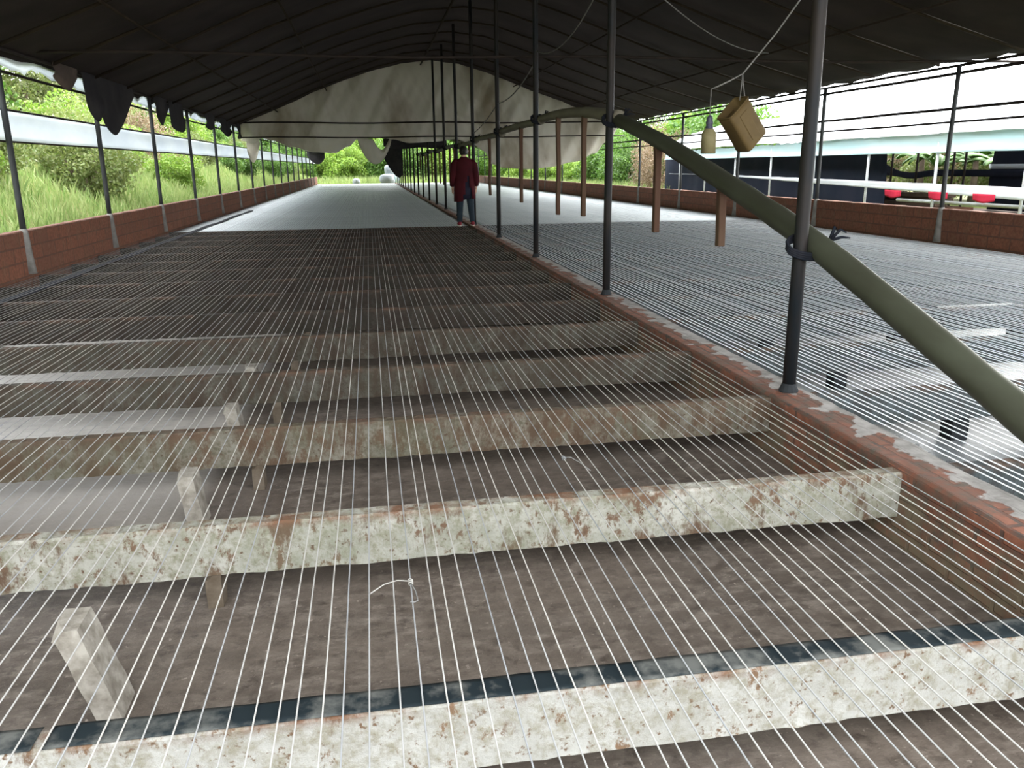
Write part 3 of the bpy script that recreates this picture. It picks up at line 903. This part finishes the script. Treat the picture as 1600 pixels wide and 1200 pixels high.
# ------------------------------------------------------------------ hanging jug and bottle lamp
def jug():
    root = empty('plastic_jug', (2.76, 6.0, 2.0))
    rot = Matrix.Rotation(math.radians(20), 3, 'Z') @ Matrix.Rotation(math.radians(-42), 3, 'Y')
    W, D, H = .235, .15, .32
    def sq(hw, hd, z, n=32):
        out = []
        for k in range(n):
            a = 2 * PI * k / n
            c, s = math.cos(a), math.sin(a)
            e = .28
            x = hw * math.copysign(abs(c) ** e, c); y = hd * math.copysign(abs(s) ** e, s)
            out.append(rot @ Vector((x, y, z)) + off)
        return out
    # the jug hangs from its upper right corner
    off = Vector((0, 0, 0)) - rot @ Vector((W * .46, 0, H / 2))
    body = MB()
    prof = [(.96, -H / 2), (1.0, -H / 2 + .02), (.985, -H * .2), (.985, H * .2), (1.0, H / 2 - .03), (.98, H / 2)]
    rings = [sq(W / 2 * .86, D / 2 * .8, -H / 2 - .004)] + [sq(W / 2 * k, D / 2 * k, z) for k, z in prof]
    rings += [sq(W / 2 * .95, D / 2 * .93, H / 2), sq(W / 2 * .94, D / 2 * .92, -H / 2 + .02)]
    body.loft(rings, cap=True).build('body', M['jug'], root, smooth=True)
    rib = MB()
    for sy in (-1, 1):
        rings = []
        for k in range(9):
            z = -H * .34 + H * .68 * k / 8
            rings.append([rot @ Vector((x, sy * (D / 2 + dy), z)) + off for x, dy in ((-.05, -.008), (-.04, .003), (.04, .003), (.05, -.008))])
        rib.loft(rings, cap=True)
    rib.build('embossed_panel', M['jug'], root)
    rim = MB()
    rr = sq(W / 2 * 1.0, D / 2 * 1.0, H / 2 + .002, 40)
    rim.tube(rr + [rr[0]], .006, 6)
    rim.build('cut_rim', M['jug'], root, smooth=True)
    h = MB()
    h.tube([(-.012, 0, -.015), (-.006, 0, .08), (0, 0, .17)], .004, 6)
    h.tube([(.03, -.01, -.04), (.012, 0, .08), (0, 0, .17)], .004, 6)
    h.build('hanging_string', M['cord'], root, smooth=True)
    tag(root, 'yellowed square plastic jug hanging tilted by a cord near the nearest post', 'jug')
jug()
def lamp():
    root = empty('bottle_lamp', (2.52, 6.0, 2.06))
    zt = -.2
    body = MB().lathe([(.012, zt - .055), (.03, zt - .075), (.05, zt - .1), (.056, zt - .125), (.054, zt - .14), (.056, zt - .16), (.055, zt - .25), (.05, zt - .255), (.048, zt - .25), (.05, zt - .13), (.026, zt - .075)], n=24)
    body.build('bottle', M['bottle'], root, smooth=True)
    MB().lathe([(.006, zt + .02), (.02, zt + .005), (.024, zt - .015), (.02, zt - .02), (.026, zt - .026), (.026, zt - .045), (.02, zt - .05), (.026, zt - .056), (.03, zt - .075), (.02, zt - .078)], n=18).build('socket', M['bottle_cap'], root, smooth=True)
    MB().tube([(0, 0, 0), (0, 0, zt + .02)], .004, 6).build('flex', M['cord'], root, smooth=True)
    tag(root, 'cut plastic bottle hanging neck up on a flex, left of the hanging jug', 'bottle')
lamp()

# ------------------------------------------------------------------ person
def person():
    root = empty('person', (1.955, 17.3, .325))
    V = [(0, 0, .86), (0, 0, 1.02), (0, .01, 1.18), (0, 0, 1.30), (0, .005, 1.385), (0, .02, 1.44), (0, .03, 1.50), (0, .025, 1.56)]
    Rr = [(.125, .105), (.12, .1), (.14, .11), (.12, .095), (.05, .05), (.06, .07), (.078, .092), (.06, .07)]
    E = [(0, 1), (1, 2), (2, 3), (3, 4), (4, 5), (5, 6), (6, 7)]
    def chain(start, pts):
        prev = start
        for p, r in pts:
            V.append(p); Rr.append((r, r)); E.append((prev, len(V) - 1)); prev = len(V) - 1
        return prev
    # legs: left under the hip, right set out
    chain(0, [((-.09, 0, .80), .085), ((-.10, .03, .45), .055), ((-.115, -.01, .09), .036), ((-.12, .09, .04), .035), ((-.12, .16, .03), .028)])
    chain(0, [((.09, 0, .80), .085), ((.125, .03, .45), .055), ((.155, 0, .09), .036), ((.16, .1, .04), .035), ((.16, .17, .03), .028)])
    for s in (-1, 1):
        w = chain(3, [((s * .155, 0, 1.275), .05), ((s * .225, -.03, 1.03), .04), ((s * .245, .03, .80), .028), ((s * .245, .045, .76), .03)])
        for (dx, ln, dy) in ((-.024, .075, .012), (-.008, .085, .004), (.008, .08, -.004), (.022, .062, -.01)):
            chain(w, [((s * (.245 + dx * .5), .05 + dx, .725), .0095), ((s * (.242 + dx * .5), .06 + dx * 1.1 + dy, .725 - ln * .55), .0085), ((s * (.236), .07 + dx * 1.1 + dy, .725 - ln), .0075)])
        chain(w, [((s * .22, .075, .745), .011), ((s * .212, .095, .71), .009)])
    me = bpy.data.meshes.new('body')
    me.from_pydata(V, E, [])
    me.materials.append(M['skin'])
    b = bpy.data.objects.new('body', me)
    link(b, root)
    sk = b.modifiers.new('Skin', 'SKIN')
    sk.use_smooth_shade = True
    for i, v in enumerate(me.skin_vertices[0].data):
        v.radius = Rr[i]
    me.skin_vertices[0].data[0].use_root = True
    ss = b.modifiers.new('Subsurf', 'SUBSURF'); ss.levels = 1; ss.render_levels = 2
    # face details on the far side: nose, eyes, ears
    f = MB()
    f.tube([(0, .112, 1.525), (0, .135, 1.495), (0, .115, 1.485)], [.008, .014, .009], 8)
    f.build('nose', M['skin'], root, smooth=True)
    for s in (-1, 1):
        MB().lathe([(.003, -.011), (.009, -.006), (.011, 0), (.009, .006), (.003, .011)], (s * .03, .108, 1.525), 10).build('eye', M['sole'], root, smooth=True)
        MB().tube([(s * .078, .01, 1.54), (s * .09, 0, 1.525), (s * .088, .005, 1.5), (s * .078, .012, 1.485)], [.008, .016, .014, .007], 8).build('ear', M['skin'], root, smooth=True)
    MB().tube([(-.025, .112, 1.462), (0, .118, 1.46), (.025, .112, 1.462)], [.004, .008, .004], 8).build('mouth', M['shoe_red'], root, smooth=True)
    # hair: cap with a knot at the nape
    rings = []
    for k in range(11):
        t = k / 10
        a = t * 2.0
        z = 1.515 + .105 * math.cos(a)
        rr = .1 * math.sin(max(a, .12))
        back = .02 * max(0, t - .4)
        rings.append([(rr * .92 * math.cos(q), .012 + rr * 1.02 * math.sin(q) - (.012 if math.sin(q) < 0 else .0) + (-.04 * t if math.sin(q) > .3 else 0), z - (.03 * t if math.sin(q) < 0 else -.06 * t * max(0, math.sin(q)))) for q in [2 * PI * j / 20 for j in range(20)]])
    MB().loft(rings, cap=True).lathe([(.01, -.035), (.035, -.025), (.045, 0), (.035, .025), (.01, .035)], (0, -.095, 1.50), 12).build('hair', M['hair'], root, smooth=True)
    # smock, open down the back at the hem
    def ring(z, rx, ry, cy=0, cx=0, n=28):
        return [(cx + rx * math.cos(2 * PI * j / n), cy + ry * math.sin(2 * PI * j / n), z) for j in range(n)]
    prof = [(1.40, .062, .062, .005), (1.365, .095, .075, 0), (1.335, .185, .1, 0), (1.28, .215, .122, 0), (1.15, .205, .135, .005), (1.02, .2, .14, 0), (.9, .205, .145, 0), (.78, .215, .15, 0), (.65, .22, .155, 0), (.53, .225, .16, 0)]
    rings = []
    for (z, rx, ry, cy) in prof:
        rg = ring(z, rx, ry, cy)
        rings.append([(x, y + .012 * math.sin(x * 50) * max(0, 1.1 - z), zz + (.03 * math.sin(x * 9) if z < .6 else 0)) for x, y, zz in rg])
    def skip(i, k):
        # the slit at the back widens to the hem, right of the middle
        ang = 2 * PI * (k + .5) / 28
        d = abs(ang - 1.6 * PI)
        return i >= 5 and d < .12 + .11 * (i - 5)
    mb = MB().loft(rings, cap=False, skip=skip)
    smk = mb.build('smock', M['smock'], root, smooth=True, solid=.008)
    for s in (-1, 1):
        MB().tube([(s * .14, 0, 1.32), (s * .205, -.005, 1.235), (s * .238, -.03, 1.05), (s * .25, -.01, .93), (s * .25, .025, .82)], [.075, .08, .068, .062, .05], 14).build('sleeve', M['smock'], root, smooth=True)
    MB().loft([ring(z, rx, ry) for z, rx, ry in ((1.1, .17, .115), (.95, .175, .12), (.8, .185, .127), (.66, .17, .125), (.56, .12, .1))]).build('tunic', M['tunic'], root, smooth=True)
    tr = MB()
    tr.tube([(-.09, 0, .84), (-.095, .01, .65), (-.10, .03, .45), (-.11, .01, .25), (-.115, -.01, .085)], [.1, .09, .072, .062, .055], 16)
    tr.tube([(.09, 0, .84), (.11, .01, .65), (.125, .03, .45), (.14, .015, .25), (.155, 0, .085)], [.1, .09, .072, .062, .055], 16)
    tr.build('trousers', M['denim'], root, smooth=True)
    for s, x, y in ((-1, -.118, 0), (1, .158, .005)):
        sh = MB()
        sh.loft([[(x + w * math.cos(q), y + yy + .0, zc + h * math.sin(q)) for q in [2 * PI * j / 16 for j in range(16)]] for yy, w, h, zc in
                 ((-.075, .022, .025, .045), (-.06, .036, .042, .055), (0, .042, .046, .058), (.07, .045, .034, .046), (.13, .042, .026, .038), (.165, .022, .015, .03))])
        so = sh.build('shoe', M['shoe_red'], root, smooth=True)
        s2 = MB()
        s2.loft([[(x + w * math.cos(q), y + .045 + l * math.sin(q), z) for q in [2 * PI * j / 20 for j in range(20)]] for z, w, l in ((.002, .043, .122), (.018, .046, .126), (.024, .042, .12))])
        s2.build('sole', M['sole'], so, smooth=True)
    tag(root, 'person in a long maroon smock and dark trousers, back turned, beside the middle posts', 'person')
person()

# ------------------------------------------------------------------ the neighbouring shed on the right
NX = 11.5
npm = MB().tube([(0, 0, 0), (0, 0, 2.1)], .03, 8).mesh('shed_post', M['pipe_light'], True)
ny_posts = [10.8 + 2.41 * k for k in range(9)]
for i, y in enumerate(ny_posts):
    o = inst('shed_post', npm); o.location = (NX + .05, y, .1)
    tag(o, 'pale thin post of the neighbouring shed, %s from the near end' % nth(i), 'post', 'pale posts of the neighbouring shed')
def fn(u, v):
    y = 8 + 23.6 * u
    return (NX - .02 + .03 * noise.noise((y * 1.2, v * 2, 1)) + .05 * math.sin(v * PI), y, 1.71 + (.36 + .04 * noise.noise((y * .8, 3, 3)) + .05 * noise.noise((y * 4, 3, 3))) * v + .15 * (u - .5) * -1 * v)
o = MB().grid(fn, 160, 8).build('curtain_strip', M['film_cyan'], smooth=True, solid=.003)
tag(o, 'pale blue plastic curtain strip under the eave of the neighbouring shed', 'plastic curtain')
def fn(u, v):
    y = 8 + 23 * u
    zb = .80 + .38 * min(1, max(0, (y - 11) / 16)); zt = 1.06 + .13 * min(1, max(0, (y - 12) / 14))
    return (NX - .03 + .015 * noise.noise((y * 1.3, v * 2, 1)), y, zb + (zt - zb) * v + .01 * noise.noise((y * 2, 1, 4)))
o = MB().grid(fn, 120, 4).build('curtain_strip', M['film_white'], smooth=True, solid=.003)
tag(o, 'bright white plastic strip stretched at waist height along the neighbouring shed', 'plastic curtain')
# its roof and far side
NR = [(NX - .1, 2.08), (NX + 1, 2.62), (NX + 2.6, 3.05), (NX + 4, 3.1), (NX + 5.5, 2.7), (NX + 6.6, 2.05)]
rings = []
for k in range(60):
    y = 8 + 24 * k / 59
    rings.append([(x, y, z + .03 * noise.noise((x, y, 1))) for x, z in NR])
o = MB().loft(rings, cap=False, closed=False).build('shed_roof', M['white_roof'], smooth=True, solid=.01)
tag(o, 'white plastic roof of the neighbouring shed', 'roof')
slab(NX + .1, NX + 6.6, 7.5, 33.5, .16, M['dark_soil'], 'shed_floor')
def net(y0, y1, lab, x, zt=2.06):
    def fn(u, v):
        y = y0 + (y1 - y0) * u
        return (x + .08 * noise.noise((y * 1.4, v * 1.2, 1)) * (1 if v < 1 else .2), y, .18 + (zt - .18) * v)
    o = MB().grid(fn, 60, 10).build('shade_net', M['net_dark'], smooth=True, solid=.004)
    tag(o, lab, 'shade net')
net(18.15, 33.2, 'long dark blue shade net along the front of the neighbouring shed', NX + .6)
net(14, 21.4, 'dark shade net on the far side of the neighbouring shed at the right edge', NX + 6.1)
def fn(u, v):
    y = 14 + 12.4 * u
    return (NX + 5.95, y, 1.1 + .2 * v - .1 * math.exp(-((u - .87) / .06) ** 2) + (.22 * (u - .93) / .07 * v if u > .93 else 0))
o = MB().grid(fn, 60, 3).build('net_strip', M['net_dark'], smooth=True, solid=.004)
tag(o, 'dark rolled net strip sagging in front of the banana plants', 'shade net')
o = MB().grid(lambda u, v: (NX + 6.0, 14 + 7.4 * u, 1.32 + .13 * v), 20, 2).build('curtain_strip', M['film_white'], smooth=True, solid=.003)
tag(o, 'short white plastic strip on the far side of the neighbouring shed at the right edge', 'plastic curtain')
fpm = MB().tube([(0, 0, 0), (0, 0, 2.3)], .035, 8).mesh('shed_post', M['rod'], True)
for i, y in enumerate((22.2, 22.7, 24.4, 25.7)):
    o = inst('shed_post', fpm); o.location = (NX + 5.85, y, .15)
    tag(o, 'dark thin post in front of the banana plants, %s from the right' % nth(i), 'post', 'dark posts on the far side of the neighbouring shed')
for i, y in enumerate((13.75, 15.05, 16.55)):
    def fn(u, v, y=y):
        return (NX - .045 - .02 * math.sin(u * 5) * v, y + .6 * u, .93 - .12 * v - .05 * math.sin(PI * u) * v)
    o = MB().grid(fn, 8, 4).build('red_cloth', M['red_cloth'], smooth=True, solid=.003)
    tag(o, 'red cloth scrap below the white strip of the neighbouring shed, %s from the right' % nth(i), 'cloth', 'red cloth scraps')
o = MB().box((0, 0, 0), (1.1, 3.4, .34)).build('brick_kerb', M['brick_side']); o.location = (NX + 1.75, 18.9, .33)
tag(o, 'low brick kerb under the plank stack', 'kerb')
for i, (x, y, z, l, a) in enumerate(((NX + 1.6, 19.0, .552, 2.8, .12), (NX + 1.8, 18.8, .656, 2.5, .05), (NX + 1.7, 18.6, .76, 2.2, .2))):
    o = MB().box((0, 0, 0), (.35, l, .1)).build('plank', M['wood_pile'], bevel=.01)
    o.location = (x, y, z); o.rotation_euler = (0, 0, a)
    tag(o, ['old plank at the bottom of the stack inside the neighbouring shed', 'old plank in the middle of the stack inside the neighbouring shed', 'old plank on top of the stack inside the neighbouring shed'][i], 'plank', 'stacked planks')
o = MB().tube([(NX + .12, 8, .72), (NX + .12, 16.9, .72)], .035, 8).build('water_pipe', M['pipe_light'], smooth=True)
tag(o, 'pale horizontal pipe fixed low to the posts of the neighbouring shed near the right edge', 'pipe')

# ------------------------------------------------------------------ plants
rng = np.random.default_rng(5)
def leaves_mesh(name, n, rad, size, mat, shape='ball', droop=.3, hollow=.45, elong=1.8):
    u = rng.normal(size=(n, 3)); u /= np.linalg.norm(u, axis=1)[:, None]
    r = hollow + (1 - hollow) * rng.random(n) ** .5
    lump = 1 + .28 * np.sin(u[:, 0] * 5 + 1) * np.sin(u[:, 1] * 4 + 2) + .2 * np.sin(u[:, 2] * 7 + u[:, 0] * 6)
    c = u * (r * lump)[:, None] * np.array(rad)
    c[:, 2] += rad[2] * .95
    keep = c[:, 2] > .0
    c = c[keep]; n = len(c)
    d = rng.normal(size=(n, 3)); d[:, 2] -= droop; d /= np.linalg.norm(d, axis=1)[:, None]
    e = rng.normal(size=(n, 3)); e -= d * (e * d).sum(1)[:, None]; e /= np.linalg.norm(e, axis=1)[:, None]
    s = size * (.6 + .8 * rng.random(n))[:, None]
    p0 = c - d * s * elong / 2; p1 = c + e * s * .5; p2 = c + d * s * elong / 2; p3 = c - e * s * .5
    v = np.stack([p0, p1, p2, p3], 1).reshape(-1, 3)
    me = bpy.data.meshes.new(name)
    f = np.arange(4 * n).reshape(-1, 4)
    me.from_pydata(v.tolist(), [], f.tolist())
    me.materials.append(mat)
    return me
def stems_mesh(h, rad, n=6):
    mb = MB()
    for k in range(n):
        a = 2 * PI * k / n + .4; q = R.uniform(.3, .8)
        mb.tube([(0.05 * math.cos(a), .05 * math.sin(a), 0), (rad * q * .4 * math.cos(a), rad * q * .4 * math.sin(a), h * .5), (rad * q * math.cos(a), rad * q * math.sin(a), h)], [.04, .03, .012], 6)
    return mb.mesh('stems', M['bark'])
KINDS = {}
for nm, mat, n, rad, size in (('green', 'leaf', 11000, (1, 1, .9), .055), ('lime', 'leaf_lime', 11000, (1, 1, .8), .05), ('dull', 'leaf_dull', 12000, (1, 1, .85), .042), ('dry', 'leaf_dry', 9000, (1, 1, 1.0), .035)):
    KINDS[nm] = (leaves_mesh('foliage', n, rad, size, M[mat]), stems_mesh(1.0, .7))
def shrub(kind, loc, s, label, group, cat='shrub', sz=1.0, name='shrub'):
    fm, sm = KINDS[kind]
    root = empty(name, loc, R.uniform(0, 6.28))
    root.scale = (s, s, s * sz)
    inst('foliage', fm, root); inst('stems', sm, root)
    tag(root, label, cat, group)
# left bank
names = {'green': 'leafy green shrub', 'lime': 'bright lime-green shrub', 'dull': 'dull olive shrub', 'dry': 'dry straw-brown bush'}
for i in range(74):
    y = 9 + (i % 37) * 1.9 + R.uniform(-.8, .8)
    row = i // 37
    x = -(6.0 if row == 0 else 9.4) - R.uniform(0, 2.6)
    k = R.choice(['green', 'lime', 'dull', 'dull', 'green', 'lime'])
    if row == 0 and 28 < y < 33: k = 'dry'
    s = R.uniform(.6, 1.0) if row == 0 else R.uniform(.8, 1.25)
    shrub(k, (x, y, bank_z(x, y) - .2), s, names[k] + (' low on the grassy bank left of the shed' if row == 0 else ' high on the bank left of the shed'),
          '%ss on the %s left bank' % (names[k], 'lower' if row == 0 else 'upper'))
# far end
for i in range(26):
    x = -15 + (i % 13) * 2.3 + R.uniform(-.6, .6); y = 78 + (i // 13) * 6 + R.uniform(-1, 1)
    k = R.choice(['green', 'lime', 'green'])
    s = R.uniform(1.5, 2.1) if i < 13 else R.uniform(2.6, 3.4)
    shrub(k, (x, y, .1), s, names[k] + (' in the front row beyond the far end of the shed' if i < 13 else ' in the tall back row beyond the far end of the shed'),
          '%ss beyond the far end, %s row' % (names[k], 'front' if i < 13 else 'back'), sz=1.15)
# right, beyond the open side
for i in range(26):
    y = 37.5 + (i % 13) * 3.2 + R.uniform(-1, 1); x = 13.5 + (i // 13) * 4.5 + R.uniform(-1, 1.2)
    k = R.choice(['green', 'lime', 'green'])
    shrub(k, (x, y, .1), R.uniform(1.1, 1.7) if i < 13 else R.uniform(2.0, 2.6), names[k] + ' on the open ground right of the shed' + (', front row' if i < 13 else ', back row'),
          '%ss right of the shed, %s row' % (names[k], 'front' if i < 13 else 'back'))
for i, (x, y, s) in enumerate(((12.7, 36.0, 1.0), (13.6, 38.0, 1.25))):
    shrub('dry', (x, y, .1), s, ['dry brown bush behind the nearer hanging slat, right of the shed', 'taller dry brown bush behind the first one, right of the shed'][i], 'dry bushes right of the shed', sz=1.3)

# grass
def grass(name, n, fx, lab, h=(.15, .42)):
    pos = np.array([fx() for _ in range(n)])
    hh = rng.uniform(h[0], h[1], n); w = rng.uniform(.008, .02, n)
    a = rng.uniform(0, 2 * PI, n); lean = rng.uniform(.1, .5, n) * hh; b = rng.uniform(0, 2 * PI, n)
    dx = np.stack([np.cos(a) * w, np.sin(a) * w, 0 * a], 1)
    tip = np.stack([np.cos(b) * lean, np.sin(b) * lean, hh], 1)
    mid = tip * np.array([.35, .35, .6])
    v = np.stack([pos - dx, pos + dx, pos + mid + dx * .7, pos + tip, pos + mid - dx * .7], 1).reshape(-1, 3)
    f = np.arange(5 * n).reshape(-1, 5)
    me = bpy.data.meshes.new(name); me.from_pydata(v.tolist(), [], f.tolist()); me.materials.append(M['grass'])
    o = inst(name, me)
    tag(o, lab, 'grass', kind='stuff')
def bank_pt():
    x = -4.3 - 8.5 * R.random() ** 1.3; y = 7 + 68 * R.random() ** 1.25
    return (x, y, bank_z(x, y) - .03)
grass('grass', 52000, bank_pt, 'bright green grass covering the bank left of the shed')
grass('grass', 16000, lambda: (R.uniform(9.3, 17) if R.random() < .5 else R.uniform(9.3, 11), R.uniform(32, 68), .1), 'pale green grass on the open ground right of the shed', (.3, .8))
grass('grass', 9000, lambda: (R.uniform(-14, 9), R.uniform(69.5, 78), .08), 'grass growing beyond the far end of the shed', (.3, .9))

# banana plants
def banana(loc, s, lab, rz):
    root = empty('banana_plant', loc, rz); root.scale = (s, s, s)
    MB().tube([(0, 0, 0), (.02, 0, .8), (0, .02, 1.5)], [.11, .09, .06], 10).build('stem', M['bark'], root, smooth=True)
    for k in range(8):
        a = 2 * PI * k / 8 + R.uniform(-.3, .3); L = R.uniform(1.3, 1.9); rise = R.uniform(.4, 1.1)
        def fn(u, v, a=a, L=L, rise=rise):
            r = L * u
            z = 1.3 + rise * u * 1.6 - 1.5 * rise * u * u
            w = .30 * math.sin(PI * min(1, u * .93 + .05)) ** .7 * (v - .5)
            return (r * math.cos(a) * .8 - w * math.sin(a), r * math.sin(a) * .8 + w * math.cos(a), z - abs(v - .5) * .16)
        MB().grid(fn, 14, 4).build('leaf', M['banana'], root, smooth=True, solid=.003)
    tag(root, lab, 'banana plant', 'banana plants behind the neighbouring shed')
for i, (y, x, s) in enumerate(((23.2, 19.3, 1.0), (24.6, 19.6, 1.15), (26.1, 19.3, 1.0), (27.6, 19.8, 1.2))):
    banana((x, y, .1), s, 'banana plant with broad leaves behind the neighbouring shed, %s from the right' % nth(i), R.uniform(0, 6))
for i in range(9):
    shrub('dry' if i % 2 else 'dull', (21.8 + .3 * (i % 2), 22 + i * 1.7, .1), 1.5, ('dry straw-brown bush' if i % 2 else 'dull olive shrub') + ' behind the banana plants', ('dry' if i % 2 else 'olive') + ' bushes behind the banana plants')

# path and sacks beyond the far end
o = MB().grid(lambda u, v: (-7.2 + 3.4 * u + v * 1.0 + .2 * noise.noise((u * 9, v, 3)), 70 + 9 * (1 - u), .115 + .9 * (1 - u) ** 2), 16, 3).build('path', M['path'], smooth=True)
o['kind'] = 'structure'
def sack(loc, s, mat, lab):
    rings = []
    for k in range(9):
        z = k / 8
        w = (.42 + .12 * math.sin(PI * z)) * (1 if k < 8 else .5)
        rings.append([(w * math.cos(q) * (1 + .07 * math.sin(3 * q + k)), w * math.sin(q) * .8 * (1 + .05 * math.cos(2 * q)), z * .8) for q in [2 * PI * j / 16 for j in range(16)]])
    o = MB().loft(rings).build('sack', M[mat], smooth=True)
    o.location = loc; o.scale = (s, s, s); o.rotation_euler = (0, 0, R.uniform(0, 3))
    tag(o, lab, 'sack', 'sacks at the far end of the shed')
sack((1.5, 69.5, .1), 1.15, 'sack', 'full white sack standing left at the far end of the shed')
sack((2.05, 70.3, .1), 1.1, 'sack_blue', 'full pale blue sack standing right at the far end of the shed')
sack((1.75, 70.4, .98), .95, 'sack', 'white sack lying on top of the other sacks at the far end')
sack((-1.0, 69.6, .1), .75, 'sack', 'small white sack standing alone at the far end of the shed')
